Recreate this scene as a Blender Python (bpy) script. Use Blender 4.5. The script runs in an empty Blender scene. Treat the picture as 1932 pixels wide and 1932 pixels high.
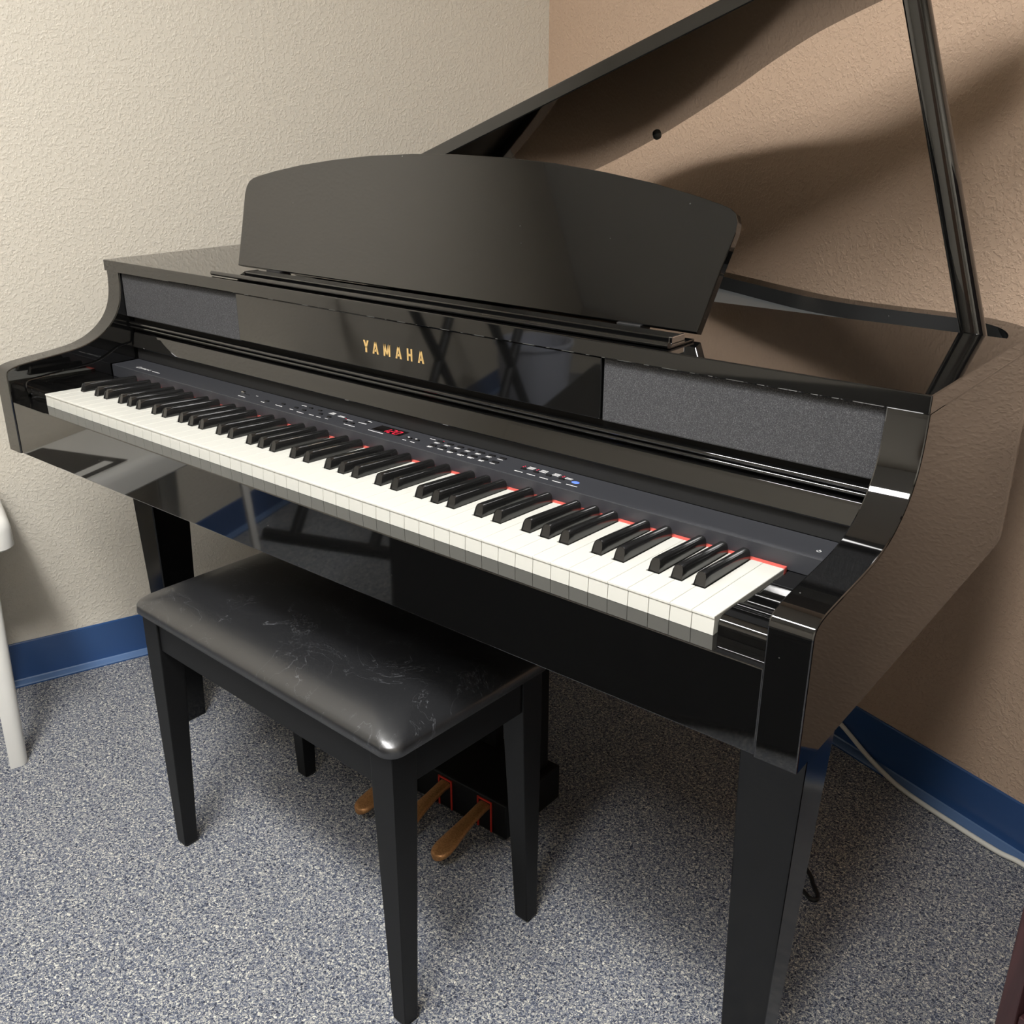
import bpy, bmesh, math, random
from mathutils import Vector, Matrix, Euler
random.seed(7)
S = bpy.context.scene
COL = S.collection
H = 0.7527                       # height of the white key tops above the carpet
rad = math.radians

# ------------------------------------------------------------------ camera
cam_d = bpy.data.cameras.new('camera'); cam = bpy.data.objects.new('camera', cam_d); COL.objects.link(cam)
cam_d.sensor_width = 36.0; cam_d.lens = 1881.27 / 1932.0 * 36.0; cam_d.clip_start = 0.02
Rz = lambda t: Matrix.Rotation(t, 3, 'Z')
cam.matrix_world = Matrix.Translation((1.5895, -0.7471, 0.4262 + H)) @ (Rz(0.68256) @ Matrix.Rotation(1.1911, 3, 'X') @ Rz(0.003)).to_4x4()
S.camera = cam
# ------------------------------------------------------------------ world, exposure
w = bpy.data.worlds.new('world'); S.world = w; w.use_nodes = True
w.node_tree.nodes['Background'].inputs[0].default_value = (0.5, 0.5, 0.5, 1)
w.node_tree.nodes['Background'].inputs[1].default_value = 0.02
S.view_settings.view_transform = 'Standard'; S.view_settings.look = 'None'
S.view_settings.gamma = 1.0; S.view_settings.use_curve_mapping = False
S.view_settings.exposure = 0.0
LIGHT = 61.0                     # radiance of the ceiling light diffusers
S.cycles.max_bounces = 8; S.cycles.glossy_bounces = 5; S.cycles.diffuse_bounces = 4
S.cycles.caustics_reflective = False; S.cycles.caustics_refractive = False
S.cycles.sample_clamp_indirect = 6.0

# ------------------------------------------------------------------ materials
def mat(name, color=(0.5, 0.5, 0.5), rough=0.5, metal=0.0, ior=1.5, emit=None, es=0.0, coat=0.0):
    m = bpy.data.materials.new(name); m.use_nodes = True
    b = m.node_tree.nodes['Principled BSDF']
    b.inputs['Base Color'].default_value = (*color, 1); b.inputs['Roughness'].default_value = rough
    b.inputs['Metallic'].default_value = metal; b.inputs['IOR'].default_value = ior
    if coat: b.inputs['Coat Weight'].default_value = coat; b.inputs['Coat Roughness'].default_value = 0.05
    if emit: b.inputs['Emission Color'].default_value = (*emit, 1); b.inputs['Emission Strength'].default_value = es
    return m
def N(m, t, **kw):
    n = m.node_tree.nodes.new(t)
    for k, v in kw.items():
        if k in n.inputs: n.inputs[k].default_value = v
        else: setattr(n, k, v)
    return n
def L(m, a, ao, b, bi): m.node_tree.links.new(a.outputs[ao], b.inputs[bi])
def bsdf(m): return m.node_tree.nodes['Principled BSDF']
def coords(m): return N(m, 'ShaderNodeTexCoord')
def ramp(m, stops, interp='LINEAR'):
    r = N(m, 'ShaderNodeValToRGB'); r.color_ramp.interpolation = interp
    e = r.color_ramp.elements
    while len(e) < len(stops): e.new(0.5)
    for el, (p, c) in zip(e, stops): el.position = p; el.color = (*c, 1)
    return r
def bump(m, src, out, strength, dist):
    b = N(m, 'ShaderNodeBump'); b.inputs['Strength'].default_value = strength; b.inputs['Distance'].default_value = dist
    L(m, src, out, b, 'Height'); L(m, b, 'Normal', bsdf(m), 'Normal'); return b

def lacquer(name, ior=1.85, rough=0.035, base=0.0035):
    m = mat(name, (base, base, base), rough, ior=ior)
    tc = coords(m)                                   # sparse pale dust grains
    v = N(m, 'ShaderNodeTexVoronoi', Scale=55.0); L(m, tc, 'Object', v, 'Vector')
    r = ramp(m, [(0.0, (0.16, 0.16, 0.15)), (0.035, (0.16, 0.16, 0.15)), (0.05, (base, base, base))])
    n = N(m, 'ShaderNodeTexNoise', Scale=9.0, Detail=2.0); L(m, tc, 'Object', n, 'Vector')
    rr = ramp(m, [(0.56, (0, 0, 0)), (0.62, (1, 1, 1))]); L(m, n, 'Fac', rr, 'Fac')
    mx = N(m, 'ShaderNodeMix', data_type='RGBA'); mx.inputs['A'].default_value = (base, base, base, 1)
    L(m, v, 'Distance', r, 'Fac'); L(m, rr, 'Color', mx, 'Factor'); L(m, r, 'Color', mx, 'B')
    L(m, mx, 'Result', bsdf(m), 'Base Color')
    return m
M = {}
M['lacquer'] = lacquer('black_lacquer')
M['leg'] = mat('leg_lacquer', (0.004, 0.0042, 0.0044), 0.13, ior=1.45)
M['deck'] = mat('grey_deck', (0.085, 0.09, 0.09), 0.45)
M['matte'] = mat('matte_black', (0.010, 0.010, 0.010), 0.6)
M['gap'] = mat('dark_gap', (0.004, 0.004, 0.004), 0.8)
M['satin'] = mat('satin_black_wood', (0.006, 0.0063, 0.0067), 0.40, ior=1.34)
M['white_key'] = mat('ivory_plastic', (0.64, 0.638, 0.588), 0.18, ior=1.45)
M['black_key'] = mat('ebony_plastic', (0.010, 0.010, 0.010), 0.16, ior=1.75)
M['felt'] = mat('red_felt', (0.56, 0.09, 0.07), 0.9)
M['gold'] = mat('gold_letter', (0.90, 0.62, 0.26), 0.32, metal=0.55)
M['chrome'] = mat('chrome', (0.7, 0.7, 0.7), 0.12, metal=1.0)
M['print'] = mat('white_print', (0.75, 0.75, 0.75), 0.6)
M['button'] = mat('button_black', (0.008, 0.008, 0.009), 0.3)
M['glass'] = mat('display_window', (0.004, 0.003, 0.003), 0.12)
M['red_led'] = mat('red_led', (0.3, 0.01, 0.02), 0.4, emit=(1.0, 0.03, 0.08), es=0.9)
M['blue_mark'] = mat('blue_mark', (0.12, 0.22, 0.85), 0.4, emit=(0.1, 0.2, 1.0), es=0.35)
M['rubber'] = mat('rubber', (0.06, 0.065, 0.065), 0.5)
M['red_bezel'] = mat('red_plastic', (0.60, 0.035, 0.02), 0.4)
M['base_blue'] = mat('blue_vinyl', (0.028, 0.080, 0.22), 0.22, ior=1.6)
M['toe'] = mat('sheen_blue_vinyl', (0.115, 0.195, 0.36), 0.3, ior=1.6)  # paler blue stands in for the sheen on the toe
M['stool'] = mat('white_plastic', (0.78, 0.77, 0.73), 0.35)
M['cable_w'] = mat('white_cable', (0.75, 0.73, 0.66), 0.45)
M['cable_b'] = mat('black_cable', (0.010, 0.010, 0.011), 0.35)
M['ceiling'] = mat('ceiling_tile', (0.78, 0.78, 0.75), 0.9)
M['frame_w'] = mat('white_enamel', (0.8, 0.8, 0.78), 0.4)
M['diffuser'] = mat('light_diffuser', (0.9, 0.9, 0.88), 0.5, emit=(1.0, 0.985, 0.965), es=LIGHT)
M['cover'] = mat('book_cover', (0.018, 0.016, 0.015), 0.4)
M['paper'] = mat('paper', (0.75, 0.74, 0.70), 0.7)
M['bin'] = mat('pale_bin', (0.5, 0.53, 0.62), 0.5)
M['door'] = mat('door_wood', (0.16, 0.09, 0.05), 0.4)

m = M['panel'] = mat('panel_plastic', (0.033, 0.0345, 0.040), 0.42, ior=1.5)
tc = coords(m); n = N(m, 'ShaderNodeTexNoise', Scale=900.0, Detail=2.0); L(m, tc, 'Object', n, 'Vector'); bump(m, n, 'Fac', 0.15, 0.0004)
m = M['cloth'] = mat('speaker_cloth', (0.05, 0.05, 0.054), 0.95)
tc = coords(m); n = N(m, 'ShaderNodeTexNoise', Scale=1100.0, Detail=3.0, Roughness=0.8); L(m, tc, 'Object', n, 'Vector')
r = ramp(m, [(0.36, (0.022, 0.022, 0.025)), (0.56, (0.056, 0.057, 0.061)), (0.74, (0.19, 0.19, 0.195))]); L(m, n, 'Fac', r, 'Fac'); L(m, r, 'Color', bsdf(m), 'Base Color')
bump(m, n, 'Fac', 0.6, 0.0006)
m = M['vinyl'] = mat('black_vinyl', (0.013, 0.0135, 0.015), 0.34, ior=1.9)
tc = coords(m); n = N(m, 'ShaderNodeTexNoise', Scale=420.0, Detail=3.0); L(m, tc, 'Object', n, 'Vector'); bump(m, n, 'Fac', 0.10, 0.0006)
n2 = N(m, 'ShaderNodeTexNoise', Scale=26.0, Detail=6.0, Roughness=0.75, Distortion=2.5); L(m, tc, 'Object', n2, 'Vector')
r = ramp(m, [(0.62, (0.013, 0.0135, 0.015)), (0.72, (0.05, 0.052, 0.056))]); n3 = N(m, 'ShaderNodeTexNoise', Scale=11.0, Detail=5.0, Roughness=0.6, Distortion=1.0); L(m, tc, 'Object', n3, 'Vector')   # fine scratches
r3 = ramp(m, [(0.4975, (0, 0, 0)), (0.5, (1, 1, 1)), (0.5025, (0, 0, 0))]); L(m, n3, 'Fac', r3, 'Fac')
mx = N(m, 'ShaderNodeMix', data_type='RGBA'); mx.inputs['B'].default_value = (0.085, 0.088, 0.095, 1)
L(m, n2, 'Fac', r, 'Fac'); L(m, r3, 'Color', mx, 'Factor'); L(m, r, 'Color', mx, 'A'); L(m, mx, 'Result', bsdf(m), 'Base Color')
m = M['copper'] = mat('worn_brass', (0.42, 0.20, 0.07), 0.42, metal=0.6)
tc = coords(m); n = N(m, 'ShaderNodeTexNoise', Scale=420.0, Detail=3.0); L(m, tc, 'Object', n, 'Vector')
r = ramp(m, [(0.30, (0.33, 0.155, 0.06)), (0.62, (0.50, 0.255, 0.10))]); L(m, n, 'Fac', r, 'Fac'); L(m, r, 'Color', bsdf(m), 'Base Color')
def wood(name, c0, c1):
    m = mat(name, c0, 0.35); tc = coords(m); mp = N(m, 'ShaderNodeMapping'); mp.inputs['Scale'].default_value = (40, 40, 2.5)
    n = N(m, 'ShaderNodeTexNoise', Scale=1.0, Detail=4.0, Distortion=1.0); L(m, tc, 'Object', mp, 'Vector'); L(m, mp, 'Vector', n, 'Vector')
    r = ramp(m, [(0.35, c0), (0.7, c1)]); L(m, n, 'Fac', r, 'Fac'); L(m, r, 'Color', bsdf(m), 'Base Color'); return m
M['mahogany'] = wood('mahogany', (0.030, 0.012, 0.013), (0.052, 0.020, 0.020))

def plaster(name, color, strength):
    m = mat(name, color, 0.62, ior=1.4); tc = coords(m)
    n = N(m, 'ShaderNodeTexNoise', Scale=150.0, Detail=2.5, Roughness=0.55, Distortion=0.2); L(m, tc, 'Object', n, 'Vector')
    r = ramp(m, [(0.47, (0, 0, 0)), (0.60, (0.75, 0.75, 0.75)), (0.8, (1, 1, 1))]); L(m, n, 'Fac', r, 'Fac')
    bump(m, r, 'Color', strength, 0.0032)
    return m
M['cream'] = plaster('cream_plaster', (0.635, 0.592, 0.508), 0.34)
M['brown'] = plaster('brown_plaster', (0.53, 0.385, 0.280), 0.42)

m = M['carpet'] = mat('carpet', (0.2, 0.2, 0.22), 0.95, ior=1.3); tc = coords(m)
n = N(m, 'ShaderNodeTexNoise', Scale=270.0, Detail=2.2, Roughness=0.62, Distortion=1.2); L(m, tc, 'Object', n, 'Vector')
r = ramp(m, [(0.34, (0.028, 0.031, 0.044)), (0.44, (0.108, 0.128, 0.185)), (0.52, (0.235, 0.250, 0.290)), (0.59, (0.48, 0.475, 0.43)), (0.69, (0.86, 0.84, 0.76))])
L(m, n, 'Fac', r, 'Fac'); L(m, r, 'Color', bsdf(m), 'Base Color'); bump(m, n, 'Fac', 0.9, 0.004)

# ------------------------------------------------------------------ mesh helpers
def V(x, y, z): return Vector((x, y, z))
def link(name, me, material, parent=None, smooth=False):
    o = bpy.data.objects.new(name, me); COL.objects.link(o)
    if material and not me.materials: me.materials.append(M[material] if isinstance(material, str) else material)
    if smooth:
        for p in me.polygons: p.use_smooth = True
    if parent is not None:
        o.parent = parent
        base = parent.matrix_basis.to_translation()
        pp = parent.parent
        while pp is not None:
            base = base + pp.matrix_basis.to_translation() if False else base
            pp = None
        o.matrix_parent_inverse = Matrix.Translation(-world_loc(parent))
    return o
def world_loc(o):
    # all parents in this scene are pure translations; parts are modelled in world space
    return WL.get(o.name, Vector((0, 0, 0)))
WL = {}
def obj(name, bm, material, parent=None, smooth=False, sharp=None):
    bmesh.ops.recalc_face_normals(bm, faces=bm.faces[:])
    me = bpy.data.meshes.new(name); bm.to_mesh(me); bm.free()
    o = link(name, me, material, parent, smooth)
    if smooth and sharp: me.set_sharp_from_angle(angle=rad(sharp))
    return o
def tag(o, label=None, cat=None, group=None, kind=None):
    if label: o['label'] = label
    if cat: o['category'] = cat
    if group: o['group'] = group
    if kind: o['kind'] = kind
    return o
def thing(name, loc, label, cat, group=None):
    o = bpy.data.objects.new(name, None); COL.objects.link(o); o.location = loc
    o.empty_display_size = 0.05; WL[o.name] = Vector(loc)
    return tag(o, label, cat, group)
def box(bm, x0, x1, y0, y1, z0, z1, bev=0.0, seg=2):
    r = bmesh.ops.create_cube(bm, size=1.0, matrix=Matrix.Translation(((x0+x1)/2, (y0+y1)/2, (z0+z1)/2)) @ Matrix.Diagonal((abs(x1-x0), abs(y1-y0), abs(z1-z0), 1)))
    if bev:
        es = list({e for v in r['verts'] for e in v.link_edges})
        bmesh.ops.bevel(bm, geom=es, offset=bev, segments=seg, affect='EDGES', profile=0.5)
    return bm
def B(*a, bev=0.0, seg=2): return box(bmesh.new(), *a, bev=bev, seg=seg)
def prism(pts, f0, f1, bev=0.0, seg=2, bm=None, skip=None):
    """pts: 2D outline; f0/f1 map an outline point to the two end caps"""
    bm = bm or bmesh.new()
    a = [bm.verts.new(f0(*p)) for p in pts]; b = [bm.verts.new(f1(*p)) for p in pts]
    n = len(pts); fa = bm.faces.new(a); fb = bm.faces.new(b[::-1])
    for i in range(n): bm.faces.new((a[i], b[i], b[(i+1) % n], a[(i+1) % n]))
    bm.normal_update()
    if bev:
        es = [e for f in (fa, fb) for e in f.edges if skip is None or not skip(e)]
        bmesh.ops.bevel(bm, geom=es, offset=bev, segments=seg, affect='EDGES', profile=0.5)
    return bm
def loft(rings, closed=True, bm=None):
    bm = bm or bmesh.new(); vs = [[bm.verts.new(p) for p in r] for r in rings]; n = len(rings[0])
    for a, b in zip(vs, vs[1:]):
        for i in range(n): bm.faces.new((a[i], a[(i+1) % n], b[(i+1) % n], b[i]))
    if closed: bm.faces.new(vs[0][::-1]); bm.faces.new(vs[-1])
    return bm
def tube(path, r, n=8, bm=None):
    rings = []
    P = [Vector(p) for p in path]; up = Vector((0, 0, 1)); prev = None
    for i, p in enumerate(P):
        t = (P[min(i+1, len(P)-1)] - P[max(i-1, 0)]).normalized()
        if prev is None: a = t.cross(up if abs(t.z) < 0.9 else Vector((1, 0, 0))).normalized()
        else: a = (prev - t * prev.dot(t)).normalized()
        prev = a; b = t.cross(a)
        rings.append([p + (a*math.cos(k*2*math.pi/n) + b*math.sin(k*2*math.pi/n)) * r for k in range(n)])
    return loft(rings, True, bm)
def catmull(pts, sub=8):
    P = [Vector(p) for p in pts]; out = []
    for i in range(len(P)-1):
        p0, p1, p2, p3 = P[max(i-1, 0)], P[i], P[i+1], P[min(i+2, len(P)-1)]
        for k in range(sub):
            t = k/sub
            out.append(0.5*((2*p1) + (p2-p0)*t + (2*p0-5*p1+4*p2-p3)*t*t + (3*p1-p0-3*p2+p3)*t**3))
    out.append(P[-1]); return out
def rrect(x0, x1, y0, y1, r, z, n=6):
    out = []
    for cx, cy, a0 in ((x1-r, y0+r, -90), (x1-r, y1-r, 0), (x0+r, y1-r, 90), (x0+r, y0+r, 180)):
        for k in range(n+1):
            a = rad(a0 + 90*k/n); out.append(V(cx + r*math.cos(a), cy + r*math.sin(a), z))
    return out

# ------------------------------------------------------------------ the room
ANG = 0.3352
d1 = Vector((math.sin(ANG), math.cos(ANG), 0)); d2 = Vector((math.cos(ANG), -math.sin(ANG), 0))
COR = Vector((-0.0132, 1.3596, 0)); RA, RB, RH = 3.5, 4.3, 2.52
def room(a, b, z): return COR + d2*a - d1*b + Vector((0, 0, z))   # a along the brown wall, b along the cream wall
def rbox(a0, a1, b0, b1, z0, z1, bev=0.0):
    bm = B(a0, a1, b0, b1, z0, z1, bev=bev)
    for v in bm.verts: v.co = room(v.co.x, v.co.y, v.co.z)
    return bm
T = 0.1
tag(obj('floor', rbox(-T, RA+T, -T, RB+T, -0.05, 0), 'carpet'), 'speckled blue grey loop carpet covering the floor', 'floor', kind='structure')
tag(obj('ceiling', rbox(-T, RA+T, -T, RB+T, RH, RH+0.05), 'ceiling'), 'white tiled ceiling above the room', 'ceiling', kind='structure')
tag(obj('wall_left', rbox(-T, 0, 0, RB, 0, RH), 'cream'), 'cream textured plaster wall to the left of the piano', 'wall', kind='structure')
tag(obj('wall_back', rbox(-T, RA+T, -T, 0, 0, RH), 'brown'), 'brown textured plaster wall behind the piano', 'wall', kind='structure')
tag(obj('wall_right', rbox(RA, RA+T, 0, RB, 0, RH), 'cream'), 'cream plaster wall facing the left wall', 'wall', kind='structure')
tag(obj('wall_front', rbox(-T, RA+T, RB, RB+T, 0, RH), 'cream'), 'cream plaster wall facing the brown wall', 'wall', kind='structure')
def baseboard(name, pa, pb, inward, label):
    prof = [(0.0, 0.0), (0.021, 0.0), (0.021, 0.003), (0.0198, 0.0055), (0.0045, 0.0085), (0.003, 0.0110), (0.003, 0.0965), (0.0018, 0.0992), (0.0, 0.0992)]
    f = lambda p: (lambda t, z: p + inward*t + Vector((0, 0, z)))
    o = tag(obj(name, prism(prof, f(pa), f(pb)), 'base_blue'), label, 'baseboard', kind='structure')
    o.data.materials.append(M['toe'])                 # toe of the cove, its sheen painted as a paler blue
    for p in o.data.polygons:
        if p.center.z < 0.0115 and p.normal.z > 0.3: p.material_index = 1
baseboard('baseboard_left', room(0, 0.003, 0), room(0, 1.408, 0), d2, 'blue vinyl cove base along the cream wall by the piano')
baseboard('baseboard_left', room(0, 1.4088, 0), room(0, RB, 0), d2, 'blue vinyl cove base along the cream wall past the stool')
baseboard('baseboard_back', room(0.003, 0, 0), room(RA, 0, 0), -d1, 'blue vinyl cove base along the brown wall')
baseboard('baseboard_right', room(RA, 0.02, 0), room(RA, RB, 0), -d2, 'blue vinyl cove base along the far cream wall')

def ceiling_light(a, b, label, w_=0.61, l_=0.165):
    t = thing('ceiling_light', room(a, b, RH-0.03), label, 'ceiling light', 'ceiling lights')
    bm = bmesh.new()
    for x0, x1, y0, y1 in ((-w_, w_, -l_, -l_+0.025), (-w_, w_, l_-0.025, l_), (-w_, -w_+0.025, -l_+0.025, l_-0.025), (w_-0.025, w_, -l_+0.025, l_-0.025)):
        box(bm, a+x0, a+x1, b+y0, b+y1, RH-0.03, RH-0.0005)
    for v in bm.verts: v.co = room(*v.co)
    obj('frame', bm, 'frame_w', t)
    obj('diffuser', rbox(a-w_+0.026, a+w_-0.026, b-l_+0.026, b+l_-0.026, RH-0.016, RH-0.004), 'diffuser', t)
ceiling_light(1.45, 1.90, 'lit white ceiling light panel above the piano bench')
ceiling_light(2.34, 2.15, 'lit white ceiling light panel to the right of the bench', 0.165, 0.61)

# ------------------------------------------------------------------ the piano
XL, XR, XiL, XiR = -0.104, 1.326, -0.0645, 1.2845
PK = 0.0235
piano = thing('grand_piano', (0.611, 0.5, 0), 'glossy black digital baby grand piano with its lid raised, in the room corner', 'piano')
Z = lambda z: z + H
def zb(y): return -0.109 + (min(y, 0.61) + 0.028) * 0.0188        # underside of case

rim_plan = [(1.326, 0.2401), (1.326, 0.42), (1.326, 0.57), (1.3245, 0.605), (1.319, 0.638), (1.307, 0.670), (1.288, 0.699), (1.262, 0.722), (1.23, 0.739), (1.193, 0.747),
            (1.12, 0.749), (1.047, 0.756), (0.98, 0.774), (0.912, 0.806), (0.82, 0.855), (0.727, 0.902), (0.62, 0.958), (0.5, 1.018), (0.4, 1.058), (0.28, 1.088),
            (0.15, 1.098), (0.03, 1.082), (-0.045, 1.040), (-0.088, 0.975), (-0.104, 0.90), (-0.104, 0.60), (-0.104, 0.2401)]
def smooth2(p, sub=4): return [(v.x, v.y) for v in catmull([(a, b, 0) for a, b in p], sub)]
rim_out = smooth2(rim_plan)
def offset_in(p, d):
    out = []
    for i, (x, y) in enumerate(p):
        a = Vector(p[max(i-1, 0)]); b = Vector(p[min(i+1, len(p)-1)]); t = (b-a).normalized()
        out.append((x - t.y*d, y + t.x*d))
    return out
rim_in = offset_in(rim_out, 0.037)
bm = bmesh.new(); rings = []
for (xo, yo), (xi, yi) in zip(rim_out, rim_in):
    rings.append([bm.verts.new((xo, yo, Z(zb(yo)))), bm.verts.new((xo, yo, Z(0.1652))), bm.verts.new((xo + (xi-xo)*0.04, yo + (yi-yo)*0.04, Z(0.1667))),
                  bm.verts.new((xi, yi, Z(0.1667))), bm.verts.new((xi, yi, Z(zb(yi))))])
for a, b in zip(rings, rings[1:]):
    for k in range(5): bm.faces.new((a[k], a[(k+1) % 5], b[(k+1) % 5], b[k]))
bm.faces.new(rings[0][::-1]); bm.faces.new(rings[-1])
obj('rim', bm, 'lacquer', piano, True, 30)
inner = [p for p in rim_in if p[1] > 0.26]
obj('soundboard', prism([(inner[0][0], 0.262)] + inner + [(inner[-1][0], 0.262)], lambda x, y: (x, y, Z(0.138)), lambda x, y: (x, y, Z(0.145))), 'deck', piano)
obj('bottom_board', prism([(inner[0][0], 0.26)] + inner + [(inner[-1][0], 0.26)], lambda x, y: (x, y, Z(-0.088)), lambda x, y: (x, y, Z(-0.096))), 'matte', piano)
obj('key_bed', B(XiL, XiR, 0.031, 0.2595, Z(-0.104), Z(-0.026)), 'matte', piano)
obj('front_frame', B(XiL, XiR, 0.2125, 0.2595, Z(-0.0255), Z(0.1662)), 'gap', piano)

# lid flap over the keyboard
flap = obj('front_lid', B(XL-0.0005, XR+0.0005, 0.191, 0.5065, Z(0.1672), Z(0.1862), bev=0.0013), 'lacquer', piano)
# raised main lid
TH = rad(20.25); HX, HZ = XL, 0.1685
lid_plan = [(-0.104, 0.509), (1.326, 0.509), (1.326, 0.56), (1.326, 0.62), (1.321, 0.665), (1.295, 0.722), (1.25, 0.762), (1.19, 0.785), (1.12, 0.797), (1.06, 0.802), (1.01, 0.808), (0.955, 0.824),
            (0.861, 0.876), (0.785, 0.928), (0.705, 0.975), (0.62, 1.022), (0.544, 1.060), (0.44, 1.100), (0.33, 1.128), (0.2, 1.142), (0.06, 1.128), (-0.035, 1.082), (-0.085, 1.01), (-0.104, 0.92)]
lp = lid_plan[:2] + smooth2(lid_plan[1:], 4)[1:]
def lidf(n): return lambda x, y: (HX + (x-HX)*math.cos(TH) - n*math.sin(TH), y, Z(HZ + (x-HX)*math.sin(TH) + n*math.cos(TH)))
lid = obj('main_lid', prism(lp, lidf(0.0), lidf(0.0195), bev=0.0013), 'lacquer', piano)
def lid_point(s, y, n): return V(HX + s*math.cos(TH) - n*math.sin(TH), y, Z(HZ + s*math.sin(TH) + n*math.cos(TH)))
tag(obj('rubber_bumper', loft([[lid_point(0.64 + r*math.cos(a), 1.042 + r*math.sin(a), -n) for a in [k*math.pi/8 for k in range(16)]] for r, n in ((0.0085, 0.0), (0.0085, 0.003), (0.0075, 0.006), (0.005, 0.0085), (0.002, 0.0095))]), 'rubber', lid, True, 50), 'grey rubber bumper')
for yy in (0.62, 0.86):
    obj('hinge', tube([(XL-0.004, yy, Z(0.169)), (XL-0.004, yy+0.09, Z(0.169))], 0.004, 10), 'gold', piano, True, 40)
# prop stick
pb_, pt_ = Vector((1.2745, 0.5185, Z(0.168))), Vector((1.1285, 0.5185, Z(0.604)))
ax = (pt_-pb_).normalized(); sx = Vector((ax.z, 0, -ax.x)); sy = Vector((0, 1, 0))
rings = []
for t, p in ((0, pb_), (1, pt_)):
    rings.append([p + sx*(0.0145*math.copysign(abs(math.cos(a))**0.75, math.cos(a))) + sy*(0.0105*math.copysign(abs(math.sin(a))**0.75, math.sin(a))) for a in [k*2*math.pi/36 for k in range(36)]])
prop = obj('prop_stick', loft(rings), 'lacquer', piano, True, 30)

# arms
top = [(-0.028, 0.022), (-0.0268, 0.028), (-0.0235, 0.0325), (-0.018, 0.0355), (-0.010, 0.0378), (0.0, 0.0395), (0.03, 0.0425), (0.065, 0.0455), (0.098, 0.0495), (0.122, 0.0555), (0.143, 0.0645), (0.162, 0.0775),
       (0.177, 0.0935), (0.187, 0.112), (0.192, 0.131), (0.194, 0.150), (0.1945, 0.1665)]
prof = [(-0.028, zb(-0.028))] + smooth2(top, 3) + [(0.240, 0.1665), (0.240, zb(0.24))]
for x0, x1 in ((XL, XiL-0.0002), (XiR+0.0002, XR)):
    obj('arm', prism(prof, lambda y, z, x=x0: (x, y, Z(z)), lambda y, z, x=x1: (x, y, Z(z)), bev=0.0016, skip=lambda e: max(v.co.y for v in e.verts) > 0.2), 'lacquer', piano, True, 20)
    yy0, inner_x = (0.0, x1) if x0 < 0 else (0.0, x0)
    s = 1 if x0 < 0 else -1
    cp = smooth2([(0.0, -0.012), (0.0, 0.010), (0.03, 0.014), (0.09, 0.0185), (0.128, 0.022), (0.150, 0.030), (0.172, 0.040), (0.2, 0.045)], 4) + [(0.2, 0.0128), (0.153, 0.0128), (0.153, -0.012)]
    obj('cheek_plate', prism(cp, lambda y, z, x=inner_x+s*0.0003: (x, y, Z(z)), lambda y, z, x=inner_x+s*0.005: (x, y, Z(z)), bev=0.0012), 'lacquer', piano, True, 20)
    # keyblock beside the end key
    bx0, bx1 = (XiL+0.0055, -0.0016) if x0 < 0 else (1.2236, XiR-0.0055)
    kb = smooth2([(0.004, -0.0192), (0.004, -0.008), (0.0085, -0.0030), (0.018, -0.0016), (0.042, -0.0022), (0.050, -0.0044), (0.056, -0.0058), (0.082, -0.0062), (0.087, -0.0072), (0.121, -0.0076), (0.125, -0.0085), (0.1532, -0.0088)], 4) + [(0.1532, -0.0192)]
    obj('keyblock', prism(kb, lambda y, z, x=bx0: (x, y, Z(z)), lambda y, z, x=bx1: (x, y, Z(z)), bev=0.0005), 'lacquer', piano, True, 20)
# key slip
obj('key_slip', B(XiL, XiR, -0.0262, 0.0305, Z(-0.1085), Z(-0.0197), bev=0.0012), 'lacquer', piano)

# front boards
name_board = obj('name_board', B(0.2668, 0.9552, 0.1958, 0.2045, Z(0.0925), Z(0.1665), bev=0.0012), 'lacquer', piano)
for x0, x1 in ((XiL+0.0004, 0.2652), (0.9568, XiR-0.0004)):
    tag(obj('speaker_cloth', B(x0, x1, 0.1985, 0.2065, Z(0.0905), Z(0.1663), bev=0.002), 'cloth', piano), 'grey black speaker cloth')
def rod(name, x0, x1, y, z, ry, rz, material, parent, n=14):
    return obj(name, loft([[V(x, y + ry*math.cos(k*2*math.pi/n), Z(z) + rz*math.sin(k*2*math.pi/n)) for k in range(n)] for x in (x0, x1)]), material, parent, True, 40)
rod('fall_bead', XiL+0.0055, XiR-0.0055, 0.2035, 0.0785, 0.0046, 0.0034, 'lacquer', piano)
rod('fall_bead', XiL+0.0055, XiR-0.0055, 0.2035, 0.0721, 0.0042, 0.0027, 'lacquer', piano)
fb = [(0.2122, 0.0655), (0.2090, 0.0645), (0.2062, 0.0610), (0.2050, 0.0575), (0.1995, 0.0370), (0.2005, 0.0352), (0.2122, 0.0352)]
obj('fallboard', prism(fb, lambda y, z: (XiL+0.0055, y, Z(z)), lambda y, z: (XiR-0.0055, y, Z(z))), 'lacquer', piano)
obj('back_strip', B(XiL+0.0055, XiR-0.0055, 0.2075, 0.2123, Z(0.0130), Z(0.0350)), 'matte', piano)

# control panel
cp = obj('control_panel', B(XiL+0.0056, XiR-0.0056, 0.1540, 0.2072, Z(-0.0090), Z(0.0127), bev=0.0009), 'panel', piano)
ZP = 0.0127
def flat(bm, x, y, wx, wy, z0=ZP-0.0004, z1=ZP+0.00025): box(bm, x-wx/2, x+wx/2, y-wy/2, y+wy/2, Z(z0), Z(z1))
btn_me = bpy.data.meshes.new('button'); bm = B(-0.0052, 0.0052, -0.0019, 0.0019, -0.0006, 0.0016, bev=0.0008); bm.to_mesh(btn_me); bm.free(); btn_me.materials.append(M['button'])
def button(x, y, s=1.0):
    o = link('button', btn_me, None, cp); o.location = (x, y, Z(ZP)); o.scale = (s, 1, 1); return o
rows = [(0.6995 + 0.0184*i, 0.1937) for i in range(7)] + [(0.7033 + 0.0181*i, 0.1757) for i in range(7)]
sels = [(0.8553 + 0.0198*i, 0.1789) for i in range(4)]
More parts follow.
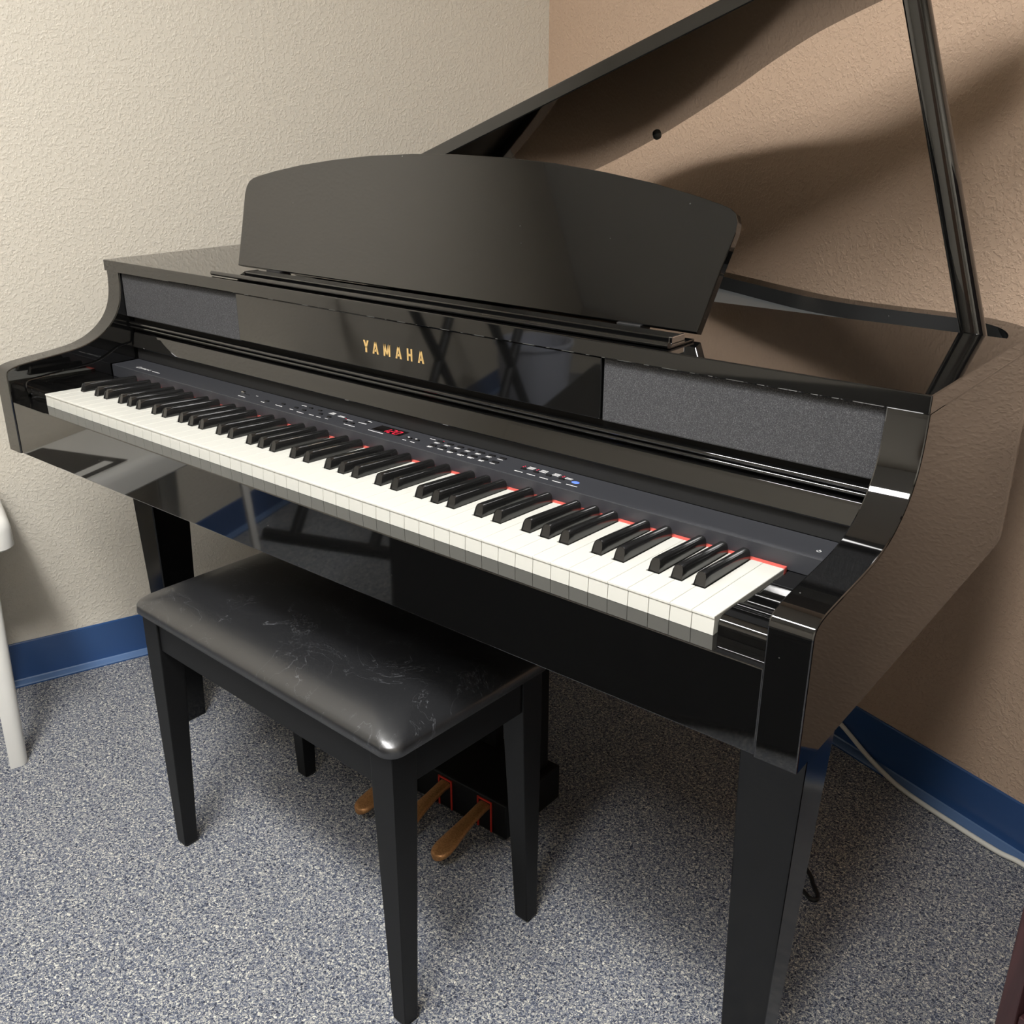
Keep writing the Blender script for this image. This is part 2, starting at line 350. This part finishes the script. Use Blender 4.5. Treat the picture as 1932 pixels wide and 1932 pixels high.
for x, y in rows: button(x, y)
for x, y in [(0.353, 0.1734), (0.3861, 0.1787), (0.4168, 0.1783), (0.4363, 0.1772), (0.4354, 0.1910), (0.4561, 0.1907), (0.4707, 0.1795), (0.4921, 0.1773), (0.5281, 0.1762), (0.5430, 0.1762), (0.5556, 0.1935)]: button(x, y, 0.7)
for x, y in sels: button(x, y, 0.75)
for x in (0.6555, 0.6695): button(x, 0.1783, 0.9)
bm = bmesh.new()                                                  # white silk-screen print
for x, y in rows:
    flat(bm, x-0.001, y-0.0052, 0.0095 + random.uniform(-0.002, 0.002), 0.0011)
    if random.random() < 0.6: flat(bm, x-0.0015, y-0.0075, 0.007, 0.0009)
for x, y in sels:
    for k in range(3 if x < 0.9 else 2): flat(bm, x+0.006, y+0.0055+0.0030*k, 0.010, 0.0010)
    flat(bm, x+0.0005, y-0.0110, 0.013, 0.0011)
for x, y, wx in [(0.2984, 0.1661, 0.017), (0.3159, 0.1829, 0.005), (0.3508, 0.1664, 0.008), (0.386, 0.1692, 0.016), (0.4172, 0.1684, 0.008), (0.4404, 0.1656, 0.015), (0.4634, 0.1680, 0.010), (0.4790, 0.1680, 0.009),
                 (0.4951, 0.1693, 0.006), (0.4166, 0.1936, 0.011), (0.482, 0.1903, 0.012), (0.482, 0.1932, 0.010), (0.482, 0.1961, 0.008), (0.5047, 0.1890, 0.014), (0.5047, 0.1918, 0.012), (0.5281, 0.1852, 0.012),
                 (0.546, 0.1676, 0.022), (0.553, 0.1868, 0.016), (0.5556, 0.1988, 0.008), (0.5975, 0.1702, 0.030), (0.655, 0.1690, 0.007), (0.670, 0.1690, 0.008), (0.6830, 0.1960, 0.010), (0.937, 0.1686, 0.016), (0.0566, 0.1688, 0.022)]:
    flat(bm, x, y, wx, 0.0011)
for x in (0.6545, 0.6685): flat(bm, x, 0.1785, 0.0030, 0.0022, ZP+0.001, ZP+0.0019)
tag(obj('printed_labels', bm, 'print', cp), kind='stuff')
bm = bmesh.new()
for x, y in [(0.8500, 0.1850), (0.8505, 0.1885), (0.8710, 0.1860), (0.8715, 0.1890), (0.9110, 0.1862), (0.9112, 0.1895), (0.7010, 0.1985), (0.5175, 0.1872)]: flat(bm, x, y, 0.0014, 0.0010, ZP-0.0004, ZP+0.0004)
tag(obj('indicator_lights', bm, 'red_led', cp), kind='stuff')
obj('headphone_mark', loft([[V(0.9343 + (0.0055 - 0.002*k)*math.cos(a), 0.1805 + (0.0040 - 0.0015*k)*math.sin(a), Z(ZP + 0.0004*k)) for a in [i*math.pi/8 for i in range(16)]] for k in (0, 1)]), 'blue_mark', cp)
disp = obj('display', B(0.5832, 0.6375, 0.1758, 0.1968, Z(ZP-0.0004), Z(ZP+0.0005)), 'glass', cp)
bm = bmesh.new()                                                  # red seven-segment figures: 120
SEG = {'1': 'bc', '2': 'abged', '0': 'abcdef'}
for ci, (ch, x0) in enumerate(zip('120', (0.6000, 0.6110, 0.6220))):
    y0, hh, ww, t = 0.1776, 0.0070, 0.0068, 0.0013
    g = {'a': (0, 2, 1, 2), 'b': (1, 1, 1, 2), 'c': (1, 0, 1, 1), 'd': (0, 0, 1, 0), 'e': (0, 0, 0, 1), 'f': (0, 1, 0, 2), 'g': (0, 1, 1, 1)}
    for sgm in SEG[ch]:
        xa, ya, xb, yb = g[sgm]; sl = lambda yy: 0.0010*yy
        p, q_ = (x0 + xa*ww + sl(ya), y0 + ya*hh), (x0 + xb*ww + sl(yb), y0 + yb*hh)
        e = t/2
        if xa == xb: poly = [(p[0]-e, p[1]+e), (p[0]+e, p[1]+e), (q_[0]+e, q_[1]-e), (q_[0]-e, q_[1]-e)]
        else: poly = [(p[0]+e, p[1]-e), (q_[0]-e, q_[1]-e), (q_[0]-e, q_[1]+e), (p[0]+e, p[1]+e)]
        prism(poly, lambda x, y: (x, y, Z(ZP+0.0003)), lambda x, y: (x, y, Z(ZP+0.0007)), bm=bm)
obj('display_figures', bm, 'red_led', cp)
bm = B(0.2820, 0.3020, 0.1775, 0.1795, Z(ZP-0.0003), Z(ZP+0.0003))
obj('volume_slot', bm, 'gap', cp)
obj('volume_slider', B(0.2838, 0.2908, 0.1763, 0.1809, Z(ZP), Z(ZP+0.0042), bev=0.0009), 'chrome', cp)
def ring_mark(cx, cy, r0, r1, gap=0.0):
    bm = bmesh.new(); n = 20; vs = []
    for k in range(n+1):
        a = math.pi/2 + gap + (2*math.pi - 2*gap)*k/n
        vs.append([bm.verts.new((cx + r*math.cos(a), cy + r*math.sin(a), Z(ZP+0.0002))) for r in (r0, r1)])
    for a, b in zip(vs, vs[1:]): bm.faces.new((a[0], a[1], b[1], b[0]))
    return bm
bm = ring_mark(1.2456, 0.1726, 0.0018, 0.0025, 0.5); flat(bm, 1.2456, 0.1748, 0.0007, 0.0030); obj('power_mark', bm, 'print', cp)
def text_mesh(name, body, size, shear, loc, rotx, material, parent, sx=1.0, ext=0.0):
    cu = bpy.data.curves.new(name, 'FONT'); cu.body = body; cu.size = size; cu.shear = shear; cu.extrude = ext
    to = bpy.data.objects.new(name, cu); COL.objects.link(to)
    bpy.context.view_layer.update()
    me = bpy.data.meshes.new_from_object(to.evaluated_get(bpy.context.evaluated_depsgraph_get()))
    bpy.data.objects.remove(to); me.materials.clear()
    mt = Matrix.Translation(loc) @ Matrix.Rotation(rotx, 4, 'X') @ Matrix.Diagonal((sx, 1, 1, 1)); me.transform(mt)
    return link(name, me, material, parent)
text_mesh('script_lettering', 'Clavinova', 0.0108, 0.35, (-0.0045, 0.1668, Z(ZP+0.0002)), 0, 'print', cp, 1.0)

# gold letters on the name board
def stroke(x0, y0, x1, y1, t0, t1=None):
    t1 = t1 or t0; return [(x0-t0/2, y0), (x0+t0/2, y0), (x1+t1/2, y1), (x1-t1/2, y1)]
GL = {'Y': [stroke(.5, 0, .5, .47, .30), [(.35, .40), (.65, .40), (1, 1), (.70, 1), (.5, .60), (.30, 1), (0, 1)]],
      'A': [[(0, 0), (.27, 0), (.5, .80), (.62, 1), (.36, 1)], [(1, 0), (.73, 0), (.5, .80), (.38, 1), (.64, 1)], [(.24, .20), (.76, .20), (.70, .38), (.30, .38)]],
      'M': [stroke(.11, 0, .11, 1, .22), stroke(.89, 0, .89, 1, .22), [(.02, 1), (.26, 1), (.60, .08), (.40, .08)], [(.98, 1), (.74, 1), (.40, .08), (.60, .08)]],
      'H': [stroke(.14, 0, .14, 1, .28), stroke(.86, 0, .86, 1, .28), [(.2, .40), (.8, .40), (.8, .58), (.2, .58)]]}
for ch, x0, x1 in (('Y', .5540, .5648), ('A', .5722, .5842), ('M', .5944, .6072), ('A', .6174, .6292), ('H', .6396, .6494), ('A', .6601, .6712)):
    bm = bmesh.new()
    for poly in GL[ch]:
        f = lambda yy: (lambda u, v: (x0 + u*(x1-x0), yy, Z(0.1157 + v*0.0168)))
        prism(poly, f(0.1959), f(0.1952), bm=bm)
    obj('letter', bm, 'gold', name_board)

# keyboard
kbd = tag(obj('key_felt', B(0.0, 1.222, 0.1470, 0.1538, Z(-0.0190), Z(-0.0042), bev=0.001), 'felt', piano), 'red felt strip behind the keys')
black_off = {}
for i in range(52):
    n = 'ABCDEFG'[i % 7]
    if i >= 1 and n in 'BDEGA':                    # black key sits at the left boundary of B, D, E, G, A
        black_off[i] = {'B': 0.0022, 'D': -0.0022, 'E': 0.0022, 'G': -0.0026, 'A': 0.0}[n]
TILT = -0.034
cache = {}
for i in range(52):
    l, r = black_off.get(i), black_off.get(i+1) if i < 51 else None
    key = (l, r)
    if key not in cache:
        a, b = 0.00018, PK-0.00018; ra = a if l is None else l+0.0076; rb = b if r is None else PK + r - 0.0076
        def outline(y0, e=0.0):
            p = [(a+e, y0), (b-e, y0)]
            p += [(b-e, 0.147)] if r is None else [(b-e, 0.0480), (rb-e, 0.0480), (rb-e, 0.147)]
            p += [(a+e, 0.147)] if l is None else [(ra+e, 0.147), (ra+e, 0.0480), (a+e, 0.0480)]
            return p
        bm = prism(outline(-0.0010), lambda x, y: (x, y, -0.0026), lambda x, y: (x, y, 0.0))
        es = [e for e in bm.edges if all(abs(v.co.z) < 1e-6 for v in e.verts)]
        bmesh.ops.bevel(bm, geom=es, offset=0.0006, segments=2, affect='EDGES', profile=0.5)
        prism(outline(0.0, 0.0002), lambda x, y: (x, y, -0.0198 + y*0.034), lambda x, y: (x, y, -0.0026), bm=bm)
        bmesh.ops.recalc_face_normals(bm, faces=bm.faces[:])
        me = bpy.data.meshes.new('white_key'); bm.to_mesh(me); bm.free(); me.materials.append(M['white_key']); cache[key] = me
    o = link('white_key', cache[key], None, kbd); o.location = (i*PK, 0, Z(0.0003)); o.rotation_euler = (TILT, 0, 0)
prof_b = [(-0.0067, -0.004), (-0.0064, 0.001), (-0.0057, 0.0085), (-0.0047, 0.0116), (-0.0032, 0.0131), (-0.0012, 0.0136), (0.0012, 0.0136), (0.0032, 0.0131), (0.0047, 0.0116), (0.0057, 0.0085), (0.0064, 0.001), (0.0067, -0.004)]
def bring(y, sc, drop, lean): return [V(x*sc, y + max(z, 0)*lean, min(z, 0) + max(z, 0)*drop) for x, z in prof_b]
bm = loft([bring(0.0508, 0.90, 0.95, 0.30), bring(0.0500, 0.97, 0.985, 0.30), bring(0.0508, 1.0, 1.0, 0.30), bring(0.0620, 1.0, 1.0, 0.1), bring(0.1468, 1.0, 0.80, 0.0)])
bmesh.ops.recalc_face_normals(bm, faces=bm.faces[:])
bme = bpy.data.meshes.new('black_key'); bm.to_mesh(bme); bm.free(); bme.materials.append(M['black_key'])
for p in bme.polygons: p.use_smooth = True
bme.set_sharp_from_angle(angle=rad(42))
for i, off in black_off.items():
    o = link('black_key', bme, None, kbd); o.location = (i*PK + off, 0, Z(0.0003)); o.rotation_euler = (TILT, 0, 0)

# music desk and its ledge
YB, ZB, PHI = 0.2655, 0.1945, rad(20)
half = [(0.4265, 0.0), (0.4310, 0.030), (0.4370, 0.070), (0.4420, 0.100), (0.4445, 0.116), (0.4440, 0.128), (0.4395, 0.137), (0.4310, 0.1425), (0.4180, 0.1465), (0.3800, 0.1555), (0.3200, 0.1670), (0.2500, 0.1770), (0.1700, 0.1855), (0.0850, 0.1905), (0.0, 0.192)]
dp = [(x, s) for x, s in half] + [(-x, s) for x, s in half[::-1][1:]]
def deskf(t): return lambda x, s: (0.611 + x, YB + s*math.sin(PHI) + t*math.cos(PHI), Z(ZB + s*math.cos(PHI) - t*math.sin(PHI)))
desk = obj('music_desk', prism(dp, deskf(0.0), deskf(0.0125), bev=0.0012), 'lacquer', piano)
for x in (0.262, 0.93):
    obj('desk_hinge', B(x, x+0.034, 0.262, 0.285, Z(0.1868), Z(0.1945), bev=0.001), 'matte', desk)
ledge = obj('music_ledge', B(0.262, 1.0395, 0.2050, 0.2580, Z(0.1866), Z(0.1893), bev=0.0008), 'lacquer', piano)
rod('ledge_nose', 0.2030, 1.0395, 0.2020, 0.1908, 0.0040, 0.0036, 'lacquer', ledge)
obj('ledge_strip', B(0.266, 1.0300, 0.2180, 0.2440, Z(0.1894), Z(0.1962), bev=0.0012), 'lacquer', ledge)
for x in (0.2620, 1.0300): obj('ledge_end', B(x, x+0.004, 0.2165, 0.2455, Z(0.1893), Z(0.1970), bev=0.0008), 'chrome', ledge)

# legs
def taper_leg(name, top, bot, z0, z1, material, parent, bev=0.002):
    bm = loft([[V(top[0], top[2], z1), V(top[1], top[2], z1), V(top[1], top[3], z1), V(top[0], top[3], z1)], [V(bot[0], bot[2], z0), V(bot[1], bot[2], z0), V(bot[1], bot[3], z0), V(bot[0], bot[3], z0)]])
    bmesh.ops.bevel(bm, geom=bm.edges[:], offset=bev, segments=2, affect='EDGES', profile=0.5)
    return obj(name, bm, material, parent)
taper_leg('leg', (1.192, 1.276, 0.142, 0.224), (1.2185, 1.2655, 0.128, 0.166), 0.0, Z(-0.1045), 'leg', piano)
taper_leg('leg', (-0.101, -0.026, 0.172, 0.258), (-0.084, -0.048, 0.190, 0.243), 0.0, Z(-0.1045), 'leg', piano)
taper_leg('leg', (0.31, 0.385, 0.90, 0.975), (0.325, 0.37, 0.915, 0.96), 0.0, Z(-0.0965), 'leg', piano)
# pedal lyre
lyre = obj('pedal_box', B(0.4180, 0.7045, 0.3285, 0.4825, 0.010, 0.0810, bev=0.003), 'satin', piano)
for x in (0.438, 0.655):
    obj('lyre_post', B(x, x+0.032, 0.425, 0.470, 0.0812, Z(-0.097), bev=0.003), 'satin', lyre)
obj('lyre_panel', B(0.545, 0.582, 0.448, 0.470, 0.0812, Z(-0.097), bev=0.002), 'satin', lyre)
for x in (0.43, 0.68): obj('lyre_foot', B(x, x+0.012, 0.335, 0.470, 0.0, 0.0102), 'rubber', lyre)
for xp in (0.4690, 0.5630, 0.6560):
    stations = [(0.345, 0.0115, 0.070), (0.318, 0.0112, 0.0670), (0.288, 0.0115, 0.0610), (0.262, 0.0140, 0.0545), (0.238, 0.0172, 0.0480), (0.222, 0.0182, 0.0440), (0.211, 0.0165, 0.0415), (0.204, 0.0125, 0.0398), (0.2005, 0.0060, 0.0388)]
    rings = []
    for y, hw, zt in stations:
        th = 0.0125
        rings.append([V(xp + hw*math.copysign(abs(math.cos(a))**0.6, math.cos(a)), y, zt - th/2 + th/2*math.copysign(abs(math.sin(a))**0.6, math.sin(a))) for a in [k*2*math.pi/16 for k in range(16)]])
    obj('pedal', loft(rings), 'copper', lyre, True, 60)
    bm = bmesh.new(); hw = 0.0165
    box(bm, xp-hw, xp-hw+0.003, 0.3265, 0.3290, 0.012, 0.074); box(bm, xp+hw-0.003, xp+hw, 0.3265, 0.3290, 0.012, 0.074); box(bm, xp-hw, xp+hw, 0.3265, 0.3290, 0.0715, 0.0745)
    obj('pedal_bezel', bm, 'red_bezel', lyre)

# ------------------------------------------------------------------ bench
bench = thing('piano_bench', (0.5504, 0.1029, 0), 'black wooden piano bench with a padded black vinyl seat, in front of the keyboard', 'bench')
bx0, bx1, by0, by1 = 0.2604, 0.8424, -0.0405, 0.2460
HB = Z(-0.3030)
for sx_ in (0, 1):
    for sy_ in (0, 1):
        wt, wb = 0.041, 0.0245
        def span(lo, hi, s, w_): return (lo, lo+w_) if s == 0 else (hi-w_, hi)
        e = 0.002
        tx, ty = span(bx0, bx1, sx_, wt), span(by0, by1, sy_, wt)
        qx, qy = span(bx0+e, bx1-e, sx_, wb), span(by0+e, by1-e, sy_, wb)
        tips = [V(qx[0], qy[0], 0.006), V(qx[1], qy[0], 0.006), V(qx[1], qy[1], 0.006), V(qx[0], qy[1], 0.006)]
        c = sum(tips, Vector())/4
        ring = lambda X, Y, z: [V(X[0], Y[0], z), V(X[1], Y[0], z), V(X[1], Y[1], z), V(X[0], Y[1], z)]
        bm = loft([ring(tx, ty, HB), ring(tx, ty, HB-0.056), tips, [p + (c-p)*0.28 - V(0, 0, 0.006) for p in tips]])
        bmesh.ops.bevel(bm, geom=[ed for ed in bm.edges if abs(ed.verts[0].co.z - ed.verts[1].co.z) > 0.02], offset=0.0012, segments=2, affect='EDGES', profile=0.5)
        obj('leg', bm, 'satin', bench)
a0 = 0.041
obj('front_apron', B(bx0+a0, bx1-a0, by0+0.003, by0+0.020, HB-0.0555, HB, bev=0.0008), 'satin', bench)
obj('rear_apron', B(bx0+a0, bx1-a0, by1-0.020, by1-0.003, HB-0.0555, HB, bev=0.0008), 'satin', bench)
obj('side_apron', B(bx0+0.003, bx0+0.020, by0+a0, by1-a0, HB-0.0555, HB, bev=0.0008), 'satin', bench)
obj('side_apron', B(bx1-0.020, bx1-0.003, by0+a0, by1-a0, HB-0.0555, HB, bev=0.0008), 'satin', bench)
sx0, sx1, sy0, sy1 = bx0-0.0105, bx1+0.0105, by0-0.0105, by1+0.0105
rings = []
for ins, z, r in ((0.010, 0.0, 0.016), (0.0035, 0.0005, 0.020), (0.0, 0.0035, 0.022), (0.0, 0.0150, 0.024), (0.0015, 0.0185, 0.025), (0.0070, 0.0232, 0.028), (0.016, 0.0285, 0.032), (0.027, 0.0340, 0.036), (0.039, 0.0388, 0.042), (0.051, 0.0418, 0.048), (0.066, 0.0435, 0.05), (0.090, 0.0442, 0.04), (0.125, 0.0445, 0.015)):
    rings.append(rrect(sx0+ins, sx1-ins, sy0+ins, sy1-ins, min(r, (sy1-sy0)/2-ins-0.001), HB+0.0002+z, 8))
seat = tag(obj('seat_cushion', loft(rings), 'vinyl', bench, True), 'padded black vinyl seat')
# bench stands turned a touch
bench.rotation_euler = (0, 0, rad(-2.2))

# ------------------------------------------------------------------ white stool with a booklet, at the left
K = Vector((-0.1720, -0.022, 0)); su, sv = -d2, -d1
stool = thing('plastic_stool', tuple(K + su*0.14 + sv*0.40), 'white plastic stool against the cream wall, cut by the left edge', 'stool')
def sp(u, v, z): return K + su*u + sv*v + Vector((0, 0, z))
rings = []
for ins, z in ((0.004, 0.432), (0.0, 0.436), (0.0, 0.470), (0.003, 0.482), (0.009, 0.489), (0.018, 0.4915)):
    rings.append([sp(p.x, p.y, z) for p in rrect(ins, 0.285-ins, ins, 0.80-ins, 0.03, 0, 6)])
obj('seat', loft(rings), 'stool', stool, True, 45)
for u, v, fu, fv in ((0.040, 0.062, 1, 1), (0.250, 0.062, -1, 1), (0.040, 0.738, 1, -1), (0.250, 0.738, -1, -1)):
    out = []
    for k in range(9):
        a = rad(180 + 90*k/8) ; out.append((0.024*math.cos(a)*fu, 0.030*math.sin(a)*fv))
    out += [(0.020*fu, -0.030*fv), (0.020*fu, -0.022*fv)] + [(0.016*math.cos(rad(270-90*k/6))*fu, 0.022*math.sin(rad(270-90*k/6))*fv) for k in range(1, 7)] + [(-0.016*fu, 0.022*fv), (-0.024*fu, 0.022*fv)]
    obj('leg', prism(out, lambda a, b: sp(u+a*0.62-max(fu, 0)*0.055, v+b*0.62+fv*0.010, 0.0), lambda a, b: sp(u+a*0.8, v+b*0.8, 0.4322), bev=0.0005), 'stool', stool, True, 40)
bk = thing('booklet', tuple(sp(0.135, 0.19, 0.4919)), 'black printed booklet lying on the white plastic stool', 'booklet')
def sbox(u0, u1, v0, v1, z0, z1):
    bm = B(u0, u1, v0, v1, z0, z1)
    for v in bm.verts: v.co = sp(v.co.x, v.co.y, v.co.z)
    return bm
obj('cover', sbox(0.020, 0.250, 0.03, 0.35, 0.4960, 0.4968), 'cover', bk)
obj('pages', sbox(0.021, 0.249, 0.031, 0.349, 0.4919, 0.4960), 'paper', bk)
obj('sticker', sbox(0.036, 0.060, 0.22, 0.325, 0.4968, 0.4971), 'paper', bk)

# ------------------------------------------------------------------ cabinet at the lower right
cab = thing('wooden_bookcase', (1.81, 0.20, 0), 'dark reddish brown wooden bookcase cut by the lower right edge', 'bookcase')  # unseen upper height added to shade the brown wall
def cbox(a0, a1, b0, b1, z0, z1, bev=0.002):
    bm = B(a0, a1, b0, b1, z0, z1, bev=bev)
    for v in bm.verts: v.co = V(1.5016, 0.1114, v.co.z) + d2*v.co.x + d1*v.co.y
    return bm
obj('side_panel', cbox(0.0, 0.018, 0.0, 0.38, 0.0, 1.235), 'mahogany', cab)
obj('side_panel', cbox(0.50, 0.518, 0.0, 0.38, 0.0, 1.235), 'mahogany', cab)
obj('top', cbox(0.0, 0.518, 0.0, 0.38, 1.2353, 1.255), 'mahogany', cab)
for z_ in (0.06, 0.36, 0.66, 0.96): obj('shelf', cbox(0.0185, 0.4995, 0.004, 0.379, z_, z_+0.018, 0.001), 'mahogany', cab)
obj('back_panel', cbox(0.0, 0.518, 0.3803, 0.386, 0.0, 1.255, 0.0), 'mahogany', cab)

# ------------------------------------------------------------------ cables
path = [(0.90, 0.99, 0.10), (0.97, 0.995, 0.075), (1.0336, 0.985, 0.045), (1.0976, 0.962, 0.015), (1.1563, 0.9294, 0.0055), (1.205, 0.9036, 0.0055), (1.2906, 0.8719, 0.0055), (1.3685, 0.8468, 0.0055), (1.4144, 0.839, 0.0055), (1.50, 0.80, 0.0055), (1.65, 0.755, 0.0055), (1.9, 0.68, 0.0055)]
tag(obj('extension_cable', tube(catmull(path, 8), 0.0048, 10), 'cable_w', None, True, 60), 'white cable running along the blue baseboard of the brown wall', 'cable')
path = [(1.0600, 0.6350, 0.6500), (1.0640, 0.6340, 0.30), (1.0660, 0.6330, 0.04), (1.0850, 0.6240, 0.0045), (1.1348, 0.598, 0.0045), (1.1591, 0.570, 0.0045), (1.1740, 0.5520, 0.0045), (1.1755, 0.5420, 0.0045), (1.1660, 0.5390, 0.0045), (1.1507, 0.5476, 0.0045), (1.1150, 0.563, 0.0045), (1.0850, 0.572, 0.0045), (1.0740, 0.575, 0.03), (1.0730, 0.5755, 0.30), (1.0730, 0.5760, 0.6500)]
pc = catmull(path, 10)
cord = tag(obj('power_cord', tube(pc, 0.0036, 10), 'cable_b', None, True, 60), 'looped black power cord on the carpet behind the right piano leg', 'cord')

# ------------------------------------------------------------------ behind the camera: what the lacquer mirrors, with an added dark case
bt = thing('waste_bin', tuple(room(0.35, 3.35, 0)), 'pale plastic waste bin mirrored in the name board', 'bin')
c0 = room(0.35, 3.35, 0)
rings = [[c0 + V(r*math.cos(a), r*math.sin(a), z) for a in [k*2*math.pi/28 for k in range(28)]] for r, z in ((0.115, 0.0), (0.12, 0.01), (0.15, 0.34), (0.158, 0.345), (0.158, 0.36), (0.146, 0.36), (0.112, 0.02))]
obj('body', loft(rings), 'bin', bt, True, 40)
ks = thing('keyboard_stand', tuple(room(0.34, 2.75, 0)), 'black metal folding X stand mirrored in the name board', 'stand')
for da in (-0.13, 0.13):
    for s in (-1, 1):
        obj('leg', tube([room(0.34+da, 2.75 - 0.33*s, 0.02), room(0.34+da, 2.75 + 0.33*s, 0.78)], 0.017, 10), 'satin', ks, True, 50)
for b_, z_ in ((2.42, 0.02), (3.08, 0.02), (2.42, 0.78), (3.08, 0.78)):
    obj('bar', tube([room(0.11, b_, z_), room(0.57, b_, z_)], 0.0165, 10), 'satin', ks, True, 50)
dr = tag(obj('door_1', rbox(1.9, 2.8, RB-0.045, RB-0.002, 0.005, 2.05, bev=0.003), 'door'), 'brown wooden door behind the camera', 'door', kind='structure')

tr = thing('reflection_darkener', tuple(room(1.42, 2.33, 0)), 'long black case added unseen behind the camera to darken the key slip', 'case')  # unseen box added to blacken the reflections in the lacquer
obj('body', rbox(0.80, 2.20, 1.88, 2.60, 0.012, 0.40, bev=0.01), 'satin', tr)
obj('lid', rbox(0.795, 2.205, 1.875, 2.605, 0.4005, 0.47, bev=0.01), 'satin', tr)
for a_, b_ in ((0.85, 1.93), (2.15, 1.93), (0.85, 2.55), (2.15, 2.55)):
    obj('foot', tube([room(a_, b_, 0.0), room(a_, b_, 0.0125)], 0.02, 14), 'rubber', tr)
